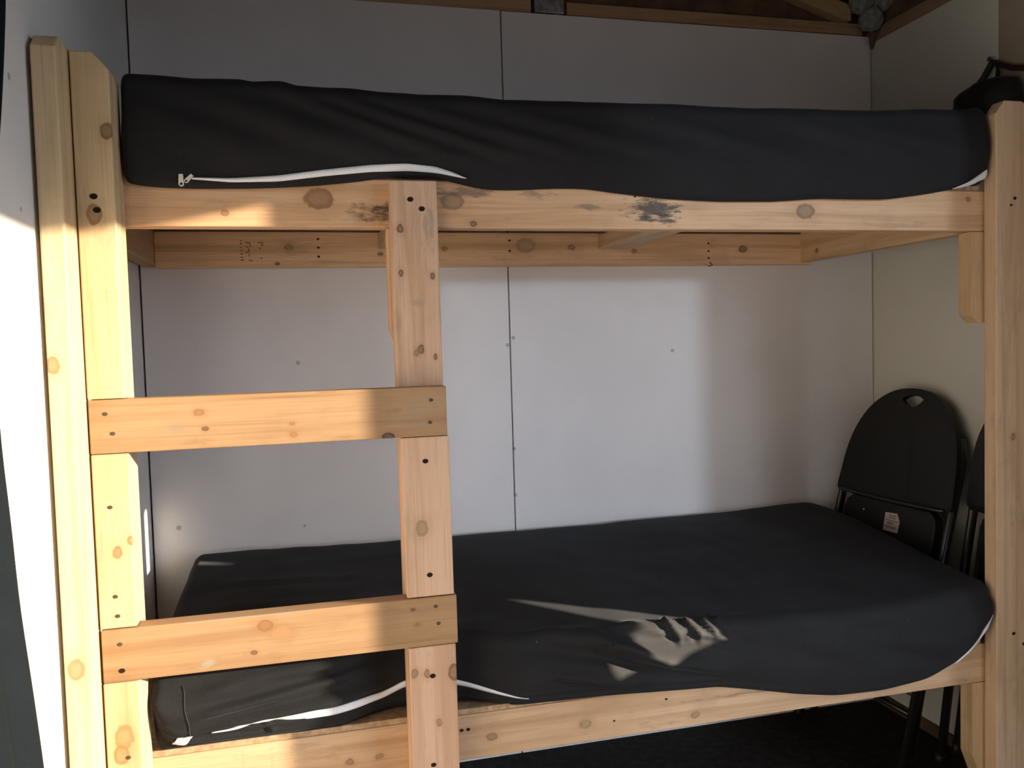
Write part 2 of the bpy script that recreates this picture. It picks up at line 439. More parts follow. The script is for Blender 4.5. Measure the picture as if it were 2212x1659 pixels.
# ladder stile and its filler blocks
STILE = (0.58, 0.39, 0.275)
board('ladder_stile', bm_box(0.510, 0.5955, -0.038, -0.0005, 0.0, 1.466, 0.003),
      wood(2, STILE, knots=[(-.027, -.019, .645, .006), (.03, -.019, .56, .0045), (-.028, -.019, .565, .0048), (.003, -.019, .425, .006), (.03, -.019, .41, .004),
                            (-.005, -.019, .418, .005, (.35, .24, .15))],
           stains=[(.028, -.019, .645, .018, .02, .05, (.22, .20, .18), .45), (.0, -.019, .51, .02, .02, .012, (.25, .22, .18), .4)]),
      screws=[(.546, -.038, 1.431, .0052, HOLE), (.5665, -.038, 1.414, .0052, HOLE)])
board('filler_block', bm_box(0.5105, 0.5965, -0.076, -0.0385, 0.7085, 1.0, 0.002),
      wood(2, STILE, knots=[(-.012, -.019, -.02, .011, (.40, .27, .16))]),
      screws=[(.552, -.076, .956, .0048, HOLE), (.553, -.076, .748, .0048, HOLE)])
board('filler_block', bm_box(0.5105, 0.5965, -0.076, -0.0385, 0.0, 0.616, 0.002),
      wood(2, STILE, knots=[(.038, -.019, .255, .011, (.22, .10, .045)), (-.012, -.019, .258, .006, (.33, .17, .09)), (-.034, -.019, .262, .006, (.33, .17, .09)), (.008, -.019, .165, .005, (.35, .2, .1))]),
      screws=[(.552, -.076, .561, .0048, HOLE), (.548, -.076, .395, .0045, HOLE)])
board('cleat', bm_prism([(0.5055, 1.384), (0.5055, 1.195), (0.514, 1.175), (0.592, 1.175), (0.592, 1.384)], 1, 0.0, T, 0.002), wood(2, STILE))

# front rails
def rk(x, z, cx, cz, r, *col): return (x - cx, -0.019, z - cz, r) + tuple(col)
UX, UZ_ = 0.963, 1.4295
MOULD = (0.045, 0.042, 0.040)
board('front_rail', bm_box(0.0, 1.926, 0.0, T, 1.385, 1.474, 0.0025),
      wood(0, (0.63, 0.405, 0.245), knots=[rk(.222, 1.409, UX, UZ_, .006, (.42, .2, .08)), rk(.385, 1.437, UX, UZ_, .019, (.30, .155, .075)), rk(1.385, 1.424, UX, UZ_, .016, (.30, .175, .10)),
                                           rk(.67, 1.393, UX, UZ_, .005), rk(1.795, 1.455, UX, UZ_, .005, (.3, .18, .1)), rk(.63, 1.435, UX, UZ_, .016, (.36, .22, .13))],
           stains=[(.485 - UX, -.019, 1.412 - UZ_, .062, .03, .024, MOULD, .85), (.655 - UX, -.019, 1.452 - UZ_, .09, .03, .016, (.12, .10, .085), .7),
                   (1.035 - UX, -.019, 1.423 - UZ_, .075, .03, .030, MOULD, .9), (1.06 - UX, -.019, 1.405 - UZ_, .05, .03, .016, MOULD, .8), (.90 - UX, -.019, 1.427 - UZ_, .04, .03, .010, (.2, .16, .13), .7),
                   (.79 - UX, -.019, 1.452 - UZ_, .05, .03, .010, (.2, .16, .13), .6), (.43 - UX, -.019, 1.40 - UZ_, .035, .02, .016, (.62, .44, .26), .5)]),
      screws=[(1.0, -.0, 1.449, .002, HOLE), (1.155, 0, 1.451, .002, HOLE), (1.24, 0, 1.451, .002, HOLE)])
LX, LZ_ = 0.963, 0.3995
board('front_rail', bm_box(0.0, 1.926, 0.0, T, 0.355, 0.444, 0.0025),
      wood(0, (0.53, 0.35, 0.215), knots=[rk(.675, .394, LX, LZ_, .008, (.33, .19, .1)), rk(.868, .392, LX, LZ_, .009, (.36, .23, .13)), rk(1.11, .378, LX, LZ_, .007, (.33, .2, .12)),
                                          rk(.40, .385, LX, LZ_, .006, (.35, .2, .1)), rk(.455, .388, LX, LZ_, .005, (.38, .24, .13))],
           stains=[(.868 - LX, -.019, .40 - LZ_, .012, .02, .05, (.42, .28, .17), .6), (.26 - LX, -.019, .41 - LZ_, .006, .02, .04, (.40, .3, .2), .6), (.21 - LX, -.019, .41 - LZ_, .005, .02, .04, (.40, .3, .2), .6),
                   (1.28 - LX, -.019, .408 - LZ_, .28, .03, .005, (.26, .16, .10), .8), (1.56 - LX, -.019, .375 - LZ_, .03, .02, .02, (.36, .27, .19), .5), (1.13 - LX, -.019, .432 - LZ_, .012, .02, .03, (.42, .27, .14), .6)]),
      screws=[(.615, 0, .4155, .0035, HOLE), (.628, 0, .4155, .0035, HOLE), (1.045, 0, .42, .0025, HOLE), (.93, 0, .39, .002, HOLE)])

# back rails, end rails, slats and deck panels
BACK = (0.70, 0.47, 0.295)
bz = 1.4195
br = board('back_rail', bm_box(0.0005, 1.828, 0.636, 0.674, 1.375, 1.464, 0.002),
      wood(0, BACK, knots=[(.32 - .914, -.019, 1.425 - bz, .008, (.24, .13, .07)), (.72 - .914, -.019, .002, .006, (.27, .14, .07)), (1.075 - .914, -.019, .005, .007, (.25, .13, .07)), (.29 - .914, -.019, -.036, .004),
                           (.55 - .914, -.019, -.012, .005, (.27, .14, .07)), (1.26 - .914, -.019, -.005, .006, (.3, .16, .08)), (1.60 - .914, -.019, .0, .010, (.2, .11, .06)), (.03, -.019, .01, .02, (.5, .33, .19))],
           stains=[(-.58, -.019, .0, .06, .02, .04, (.40, .28, .17), .5)]),
      screws=[(.393, .636, 1.446, .003, HOLE), (.393, .636, 1.424, .003, HOLE), (.393, .636, 1.401, .003, HOLE), (.899, .636, 1.443, .003, HOLE), (.899, .636, 1.415, .003, HOLE),
              (1.49, .636, 1.436, .003, HOLE), (1.49, .636, 1.414, .003, HOLE), (1.49, .636, 1.394, .003, HOLE)])
# faded grade stamp: rows of small ink strokes on the back rail
bm = bmesh.new()
for (x, z, w, h) in [(.204, 1.441, .004, .002), (.204, 1.434, .005, .003), (.204, 1.424, .004, .002), (.205, 1.417, .006, .002), (.205, 1.408, .005, .003), (.205, 1.400, .005, .003), (.206, 1.393, .008, .003),
                     (.221, 1.436, .012, .002), (.226, 1.430, .002, .010), (.219, 1.426, .006, .002), (.222, 1.417, .003, .008), (.217, 1.412, .008, .002), (.223, 1.406, .002, .008), (.226, 1.392, .010, .002),
                     (.252, 1.436, .014, .002), (.255, 1.431, .006, .003), (.250, 1.422, .004, .003), (.252, 1.397, .004, .003)]:
    b_ = bm_box(x - w / 2, x + w / 2, .6351, .6365, z - h / 2, z + h / 2, 0); b_.to_mesh(tmp); b_.free(); bm.from_mesh(tmp)
bm_obj('grade_stamp', bm, plain('stamp_ink', (.20, .12, .07), .9, .1), br)['label'] = 'faded ink grade stamp'
bm = bmesh.new(); add_tube(bm, [(1.490, .640, 1.372), (1.490, .625, 1.370), (1.486, .606, 1.372), (1.470, .592, 1.377)], .0016, 8)
bm_obj('nail', bm, SCREW, br, smooth=True)['label'] = 'bent nail under the rail'
board('back_rail', bm_box(0.0005, 1.828, 0.636, 0.674, 0.355, 0.444, 0.002), wood(0, BACK))
for z0 in (1.381, 0.355):
    board('end_rail', bm_box(-0.036, 0.0, 0.0385, 0.674, z0, z0 + 0.089, 0.002), wood(1, (0.50, 0.35, 0.21)))
    board('end_rail', bm_box(1.790, 1.828, 0.0385, 0.6355, z0, z0 + 0.089, 0.002),
          wood(1, (0.55, 0.38, 0.225), knots=[(-.019, -.10, 0.0, .007, (.25, .13, .06)), (-.019, .22, -.02, .006)]))
for z0, zs in ((1.420, 0), (0.392, 0)):
    for x0 in (0.545, 1.153):
        board('slat', bm_box(x0, x0 + 0.087, 0.0385, 0.6355, z0, z0 + 0.038, 0.002), wood(1, (0.50, 0.35, 0.215)))
PLY = plain('plywood', (0.42, 0.28, 0.17), 0.7, 0.2, var=0.25, scale=60)
board('deck_panel', bm_box(-0.034, 1.828, 0.004, 0.674, 1.4745, 1.485, 0.001), PLY)
board('deck_panel', bm_box(-0.034, 1.828, 0.002, 0.674, 0.4445, 0.4555, 0.001), PLY)

# right post and cleats
board('corner_post', bm_prism([(1.836, 0), (1.926, 0), (1.926, 1.648), (1.905, 1.665), (1.858, 1.665), (1.836, 1.637)], 1, -0.036, -0.0005, 0.0025),
      wood(2, (0.58, 0.42, 0.28), knots=[(.000, -.018, .09, .006, (.24, .12, .06))],
           stains=[(.0, -.018, .05, .03, .02, .10, (.40, .27, .16), .4), (.02, -.018, -.5, .03, .02, .15, (.40, .27, .16), .4)]),
      screws=[(1.885, -.036, 1.452, .004, HOLE), (1.875, -.036, 1.437, .003, HOLE), (1.882, -.036, .474, .004, HOLE), (1.910, -.036, .447, .004, HOLE)])
board('cleat', bm_prism([(1.8025, 1.384), (1.8025, 1.199), (1.823, 1.180), (1.90, 1.180), (1.90, 1.384)], 1, 0.0, T, 0.002), wood(2, (0.55, 0.385, 0.22)))
board('cleat', bm_prism([(1.804, 0.354), (1.804, 0.185), (1.826, 0.128), (1.90, 0.128), (1.90, 0.354)], 1, 0.0, T, 0.002), wood(2, (0.55, 0.385, 0.22)))
board('cleat', bm_prism([(0.002, 1.384), (0.036, 1.384), (0.0425, 1.37), (0.0425, 1.19), (0.036, 1.175), (0.002, 1.175)], 1, 0.0, T, 0.002), wood(2, NEW, contrast=0.8))
board('cleat', bm_box(0.002, 0.0425, 0.0, T, 0.0, 0.354, 0.002), wood(2, NEW))
board('cleat', bm_box(0.512, 0.592, 0.0, T, 0.0, 0.354, 0.002), wood(2, STILE))

# ------------------------------------------------------------------ mattresses
FAB = fabric_mat('black_mattress_cloth', (0.0210, 0.0205, 0.0218), 0.70, 0.04, 0.05)
WHITE = plain('zipper_tape', (0.72, 0.73, 0.78), 0.6, 0.3, var=0.06, bump_s=0.3, scale=400)
ZIPP = plain('zipper_plastic', (0.66, 0.64, 0.62), 0.35, 0.5)

def crease(X, z, x0, z0, x1, z1, width, amp, taper=0.25):
    dx, dz = x1 - x0, z1 - z0
    L2 = dx * dx + dz * dz
    t = ((X - x0) * dx + (z - z0) * dz) / L2
    if t < -0.05 or t > 1.05: return 0.0
    d = ((X - x0) * dz - (z - z0) * dx) / math.sqrt(L2)
    env = sstep(0, taper, t) * sstep(0, taper, 1 - t)
    return amp * env * (math.exp(-(d / width) ** 2) - 0.6 * math.exp(-((d - 1.7 * width) / width) ** 2))

def mattress_mesh(x0, x1, y0, y1, zt_f, zb_f, deck, disp, y0_f=None, rt=0.032, rb=0.022, rend=0.05, nx=260, bulge=0.012):
    """Rings along X; every ring runs bottom-back > bottom-front > front face > top > back."""
    xs = []; ins = []
    for k in range(9):
        ph = math.pi / 2 * k / 8; xs.append(x0 + rend * (1 - math.cos(ph))); ins.append(rend * (1 - math.sin(ph)))
    for k in range(1, nx):
        xs.append(x0 + rend + (x1 - x0 - 2 * rend) * k / nx); ins.append(0.0)
    for k in range(9):
        ph = math.pi / 2 * (8 - k) / 8; xs.append(x1 - rend * (1 - math.cos(ph))); ins.append(rend * (1 - math.sin(ph)))
    bm = bmesh.new(); rings = []
    for X, d in zip(xs, ins):
        yf = (y0_f(X) if y0_f else y0) + d; yb = y1 - d
        ring = []
        zbk = deck + d; zb = zb_f(X) + d
        inner = yf + rb > -0.001
        if inner: zb = max(zb, zbk)
        def zt(y): return zt_f(X, y) - d
        ztf = zt(yf + rt)
        pts = []
        for k in range(14): pts.append((yb - rb - (yb - rb - (yf + rb)) * k / 14.0, None))
        out = []
        for y, _ in pts:
            out.append((y, zbk))
        # front-bottom corner drops in front of the rail
        ye = yf + rb if inner else -0.0035
        out.append((ye + 0.0015, zbk)); out.append((ye, (zbk + zb) / 2))
        for k in range(7):
            a = math.pi / 2 * k / 6
            out.append((yf + rb - rb * math.sin(a), zb + rb - rb * math.cos(a)))
        h0, h1 = zb + rb, ztf - rt
        for k in range(1, 30):
            t = k / 30.0
            out.append((yf - bulge * math.sin(math.pi * t), h0 + (h1 - h0) * t))
        for k in range(7):
            a = math.pi / 2 * k / 6
            out.append((yf + rt - rt * math.cos(a), ztf - rt + rt * math.sin(a)))
        for k in range(1, 34):
            y = yf + rt + (yb - rt - yf - rt) * k / 34.0
            out.append((y, zt(y)))
        zk = zt(yb - rt)
        for k in range(7):
            a = math.pi / 2 * k / 6
            out.append((yb - rt + rt * math.sin(a), zk - rt + rt * math.cos(a)))
        for k in range(1, 6):
            out.append((yb, zk - rt + (zbk + rb - zk + rt) * k / 6.0))
        rings.append([bm.verts.new((X, y, z)) for y, z in out])
    n = len(rings[0])
    for a, b_ in zip(rings, rings[1:]):
        for k in range(n):
            bm.faces.new((a[k], a[(k + 1) % n], b_[(k + 1) % n], b_[k]))
    for r in (rings[0], rings[-1]):
        c0 = bm.verts.new(sum((v.co for v in r), Vector()) / n)
        for k in range(n): bm.faces.new((r[k], r[(k + 1) % n], c0))
    bmesh.ops.recalc_face_normals(bm, faces=bm.faces)
    bm.normal_update()
    moves = []
    for v in bm.verts:
        moves.append(v.normal * disp(v.co, v.normal))
    for v, m_ in zip(bm.verts, moves): v.co += m_
    return bm

def ribbon(name, path, bvh, parent, mat, lift=0.0025, n=60, curl=0.0015):
    """Tape lying on the front of a mattress. path: (x, z, width)."""
    bm = bmesh.new(); rows = []
    tab_z = [(p[0], p[1]) for p in path]; tab_w = [(p[0], p[2]) for p in path]
    xa, xb = path[0][0], path[-1][0]
    for k in range(n + 1):
        x = xa + (xb - xa) * k / n
        z = smooth_interp(tab_z, x, 0.012); w = interp(tab_w, x)
        row = []
        for j in range(5):
            zz = z + w * (j / 4 - 0.5)
            hit = bvh.ray_cast(Vector((x, -1.0, zz)), Vector((0, 1, 0)))
            y = hit[0].y if hit[0] else -0.02
            row.append((x, y - lift - curl * math.sin(math.pi * j / 4) - (0.0008 if j == 2 else 0), zz))
        rows.append(row)
    V = [[bm.verts.new(p) for p in r] for r in rows]
    B = [[bm.verts.new((p[0], p[1] + lift * 1.6, p[2])) for p in r] for r in rows]
    for k in range(n):
        for j in range(4):
            bm.faces.new((V[k][j], V[k + 1][j], V[k + 1][j + 1], V[k][j + 1]))
            bm.faces.new((B[k][j], B[k][j + 1], B[k + 1][j + 1], B[k + 1][j]))
        bm.faces.new((V[k][0], B[k][0], B[k + 1][0], V[k + 1][0]))
        bm.faces.new((V[k][4], V[k + 1][4], B[k + 1][4], B[k][4]))
    for k in (0, n):
        for j in range(4):
            bm.faces.new((V[k][j], V[k][j + 1], B[k][j + 1], B[k][j]))
    return bm_obj(name, bm, mat, parent, smooth=True)

# upper mattress --------------------------------------------------
UT = [(0.0, 1.650), (0.042, 1.6526), (0.114, 1.6523), (0.166, 1.6502), (0.259, 1.6516), (0.278, 1.6477), (0.33, 1.651), (0.353, 1.6432), (0.427, 1.645), (0.51, 1.6422), (0.57, 1.6398), (0.657, 1.6412), (0.734, 1.6376), (0.887, 1.6416), (1.134, 1.643), (1.237, 1.6408), (1.344, 1.6442), (1.454, 1.6449), (1.551, 1.6468), (1.638, 1.6523), (1.782, 1.6601), (1.837, 1.6684)]
UB = [(0.0, 1.465), (0.048, 1.4612), (0.057, 1.4575), (0.108, 1.4498), (0.182, 1.4479), (0.282, 1.4504), (0.362, 1.455), (0.444, 1.4639), (0.502, 1.4734), (0.605, 1.4738), (0.648, 1.4643), (0.692, 1.4556), (0.755, 1.4558), (0.829, 1.4606), (0.894, 1.4608), (0.971, 1.4522), (1.069, 1.4437), (1.181, 1.4397), (1.307, 1.4413), (1.405, 1.4484), (1.505, 1.4478), (1.574, 1.4488), (1.667, 1.46), (1.763, 1.4765), (1.812, 1.4925)]
up_cr = [(.26, 1.645, .66, 1.500, .012, .0050), (.33, 1.640, .80, 1.500, .011, .0060), (.40, 1.640, .90, 1.520, .012, .0040), (.12, 1.635, .50, 1.50, .018, .0045),
         (.05, 1.60, .30, 1.49, .020, .0040), (.06, 1.56, .26, 1.478, .014, .0030), (.62, 1.630, 1.10, 1.520, .014, .0035), (.90, 1.630, 1.45, 1.500, .016, .0035),
         (.48, 1.497, .70, 1.520, .012, .0030), (1.25, 1.62, 1.70, 1.53, .016, .003), (1.45, 1.60, 1.80, 1.55, .014, .003)]
def up_disp(co, n):
    d = 0.004 * noise.noise(Vector((co.x * 3.2, co.y * 6, co.z * 9 + co.x * 4))) + 0.0016 * noise.noise(Vector((co.x * 12, co.y * 14, co.z * 26 + co.x * 10)))
    if n.y < -0.2:
        for cr in up_cr: d += crease(co.x, co.z, *cr)
    elif n.z > 0.3:
        d += 0.0015 * noise.noise(Vector((co.x * 18, co.y * 10, 3)))
    if n.z < -0.4: d = min(d, 0.0) * 0.3
    return d * 0.9
def up_front(X): return -0.021 - 0.004 * math.sin(X * 5.0)
um = mattress_mesh(0.0605, 1.830, -0.02, 0.655, lambda X, y: smooth_interp(UT, X, 0.012) - 0.006 + 0.004 * sstep(0.05, 0.4, y), lambda X: smooth_interp(UB, X, 0.03), 1.487, up_disp, up_front, rb=0.012, rend=0.014, bulge=0.010)
upper = empty('mattress', (0.9, 0.32, 1.486), 'black cloth mattress on the upper bunk, zip curling along its lower front edge', 'mattress', 'bunk mattresses')
bvh = BVHTree.FromBMesh(um)
bm_obj('mattress_cover', um, FAB, upper, smooth=True)
ribbon('zipper', [(.172, 1.4640, .003), (.236, 1.4620, .007), (.315, 1.4662, .010), (.395, 1.4775, .011), (.478, 1.4875, .012), (.545, 1.4912, .012), (.597, 1.4887, .011), (.631, 1.4808, .007), (.654, 1.4735, .001)], bvh, upper, WHITE)['label'] = 'white zip'
ribbon('zipper', [(1.738, 1.4735, .001), (1.775, 1.4835, .009), (1.805, 1.4980, .016), (1.822, 1.508, .020)], bvh, upper, WHITE, n=20)['label'] = 'white zip end at the right'
# zip pull: two hinged plastic tabs with eyelets
def zip_pull(parent, x, z, y, sc=1.0):
    bm = bmesh.new()
    def tab(ax, az, ang, L, w0, w1):
        pts = []
        ca, sa = math.cos(ang), math.sin(ang)
        for k in range(5): pts.append((-w0 / 2 + w0 * k / 4, 0.0))
        for k in range(9):
            a = math.pi * k / 8; pts.append((w1 / 2 * math.cos(a), L - w1 / 2 + w1 / 2 * math.sin(a)))
        outer = [(ax + (p * ca - q * sa) * sc, az + (p * sa + q * ca) * sc) for p, q in pts]
        hole = []
        for k in range(10):
            a = 2 * math.pi * k / 10
            p, q = w1 * 0.27 * math.cos(a), L - w1 / 2 + w1 * 0.27 * math.sin(a)
            hole.append((ax + (p * ca - q * sa) * sc, az + (p * sa + q * ca) * sc))
        def fill(yy):
            vo = [bm.verts.new((a, yy, b_)) for a, b_ in outer]; vh = [bm.verts.new((a, yy, b_)) for a, b_ in hole]
            es = [bm.edges.new((vo[i], vo[(i + 1) % len(vo)])) for i in range(len(vo))] + [bm.edges.new((vh[i], vh[(i + 1) % len(vh)])) for i in range(len(vh))]
            bmesh.ops.triangle_fill(bm, edges=es, use_beauty=True)
            return vo, vh
        (o1, h1), (o2, h2) = fill(y - 0.003), fill(y)
        for A, B in ((o1, o2), (h1, h2)):
            for i in range(len(A)): bm.faces.new((A[i], A[(i + 1) % len(A)], B[(i + 1) % len(A)], B[i]))
    tab(x, z, math.pi, 0.022, 0.007, 0.0095)
    tab(x + 0.0185, z - 0.001, math.pi - 0.78, 0.019, 0.006, 0.0075)
    return bm_obj('zipper_pull', bm, ZIPP, parent)
hit = bvh.ray_cast(Vector((.158, -1, 1.462)), Vector((0, 1, 0)))
zip_pull(upper, .1545, 1.4705, hit[0].y - 0.001, 0.95)['label'] = 'grey plastic zip pull with two eyelets'

# lower mattress --------------------------------------------------
LB = [(0.0, 0.520), (0.062, 0.518), (0.074, 0.495), (0.088, 0.478), (0.104, 0.4676), (0.146, 0.4650), (0.306, 0.4628), (0.355, 0.4643), (0.5, 0.4650), (0.606, 0.4537), (0.651, 0.4565), (0.897, 0.45), (1.099, 0.4385), (1.152, 0.4365), (1.205, 0.4265), (1.335, 0.3993), (1.425, 0.3853), (1.541, 0.3823), (1.661, 0.3928), (1.734, 0.4205), (1.784, 0.4516), (1.816, 0.4959)]
LT = [(0.07, 0.6568), (0.215, 0.6604), (0.377, 0.6522), (0.582, 0.6529), (0.72, 0.6512), (1.118, 0.6466), (1.287, 0.653), (1.582, 0.6558), (1.783, 0.6629), (1.846, 0.6539)]
LTF = [(0.0, 0.605), (0.4, 0.600), (0.8, 0.592), (1.2, 0.578), (1.5, 0.570), (1.7, 0.585), (1.84, 0.600)]
def low_top(X, y):
    f = smooth_interp(LTF, X, 0.1); b_ = smooth_interp(LT, X, 0.02)
    return f + (b_ - f) * sstep(-0.05, 0.62, y) ** 0.8
low_cr = [(.72, .612, 1.20, .470, .015, .015), (.90, .602, 1.14, .545, .007, .007), (1.00, .597, 1.20, .530, .006, .007), (1.03, .600, 1.075, .545, .007, .008), (1.075, .600, 1.12, .545, .007, .008), (1.11, .600, 1.155, .550, .006, .007), (1.145, .595, 1.185, .550, .006, .006), (.84, .592, 1.08, .492, .013, .016),
          (.78, .520, 1.00, .468, .010, .011), (.10, .555, .50, .600, .012, .011), (.10, .520, .45, .570, .010, .012), (.12, .498, .50, .530, .009, .010), (.15, .578, .45, .585, .008, .005), (.25, .505, .27, .470, .006, .005),
          (1.15, .58, 1.55, .47, .020, .006), (1.35, .56, 1.75, .46, .020, .006)]
def low_disp(co, n):
    d = 0.0036 * noise.noise(Vector((co.x * 3.0 + 5, co.y * 5, co.z * 8 + co.x * 3))) + 0.0018 * noise.noise(Vector((co.x * 13, co.y * 12, co.z * 24 + co.x * 8)))
    if n.y < -0.15 and n.z > -0.4:
        for cr in low_cr: d += crease(co.x, co.z, *cr)
    if n.z > 0.5:
        d += 0.0009 * noise.noise(Vector((co.x * 4, co.y * 26, 1.7))) + crease(co.x, co.y, .10, .12, .75, .06, .012, .004) + crease(co.x, co.y, .08, .25, .60, .22, .014, .003) + crease(co.x, co.y, .1, .38, .5, .36, .012, .003)
    if n.z < -0.4: d = min(d, 0.0) * 0.3
    return d
def low_front(X):
    tuck = max(0.0, sstep(0.36, 0.50, X) * (1 - sstep(0.605, 0.74, X)))     # pressed back by the post and the ladder stile
    return -0.024 - 0.012 * sstep(0.9, 1.5, X) - 0.002 * math.sin(X * 9) + 0.050 * tuck
lm = mattress_mesh(0.0605, 1.829, -0.02, 0.655, low_top, lambda X: smooth_interp(LB, X, 0.03 if X > 0.2 else 0.012), 0.4575, low_disp, low_front, rt=0.030, rb=0.018, rend=0.022, bulge=0.014, nx=440)
lower = empty('mattress', (0.9, 0.32, 0.456), 'black cloth mattress on the lower bunk, rumpled where a streak of sun grazes it', 'mattress', 'bunk mattresses')
bvh2 = BVHTree.FromBMesh(lm)
bm_obj('mattress_cover', lm, FAB, lower, smooth=True)
ribbon('zipper', [(.162, .4904, .002), (.196, .4915, .004), (.221, .4969, .006), (.249, .5035, .006), (.259, .5030, .007), (.290, .4990, .009), (.328, .4988, .012), (.377, .4996, .014), (.426, .5006, .014), (.466, .5020, .013), (.486, .5075, .013), (.510, .5180, .013),
                  (.56, .5200, .013), (.608, .5069, .011), (.662, .4916, .009), (.745, .4711, .001)], bvh2, lower, WHITE, n=110)['label'] = 'white zip'
ribbon('zipper', [(1.725, .4230, .001), (1.765, .4450, .010), (1.790, .4670, .018), (1.808, .4920, .030), (1.820, .5150, .030)], bvh2, lower, WHITE, n=24)['label'] = 'white zip end at the right'
# loose tape end hanging from the zip
def tape_quad(corners, ridge=True):
    bm = bmesh.new(); n = 6
    rows = []
    for i in range(n + 1):
        t = i / n; row = []
        for j in range(n + 1):
            u = j / n
            a = Vector(corners[0]).lerp(Vector(corners[1]), u); b_ = Vector(corners[3]).lerp(Vector(corners[2]), u)
            p = a.lerp(b_, t); hit_ = bvh2.ray_cast(Vector((p.x, -1, p.z)), Vector((0, 1, 0)))
            y = hit_[0].y if hit_[0] else -0.01
            row.append((p.x, min(y, -0.004) - 0.004 - (0.0015 if j == 3 else 0), p.z))
        rows.append(row)
    V = [[bm.verts.new(p) for p in r] for r in rows]; B = [[bm.verts.new((p[0], p[1] + 0.003, p[2])) for p in r] for r in rows]
    for i in range(n):
        for j in range(n):
            bm.faces.new((V[i][j], V[i][j + 1], V[i + 1][j + 1], V[i + 1][j])); bm.faces.new((B[i][j], B[i + 1][j], B[i + 1][j + 1], B[i][j + 1]))
    for i in range(n):
        bm.faces.new((V[i][0], V[i + 1][0], B[i + 1][0], B[i][0])); bm.faces.new((V[i][n], B[i][n], B[i + 1][n], V[i + 1][n]))
        bm.faces.new((V[0][i], B[0][i], B[0][i + 1], V[0][i + 1])); bm.faces.new((V[n][i], V[n][i + 1], B[n][i + 1], B[n][i]))
    return bm
bm_obj('zipper_end', tape_quad([(.092, 0, .4690), (.112, 0, .4640), (.130, 0, .4878), (.104, 0, .4866)]), WHITE, lower)['label'] = 'loose white zip tape end'
# stitched seam up the left end of the front face
bm = bmesh.new(); pts = []
for k in range(15):
    z = .478 + .10 * k / 14; x = .128 - .011 * k / 14 - .0012 * math.sin(k * .9)
    h_ = bvh2.ray_cast(Vector((x, -1, z)), Vector((0, 1, 0)))
    if h_[0]: pts.append((x, h_[0].y - .0006, z))
add_tube(bm, pts, .0011, 6)
bm_obj('seam', bm, fabric_mat('seam_thread', (.030, .030, .031), .7, .1, .1), lower, smooth=True)

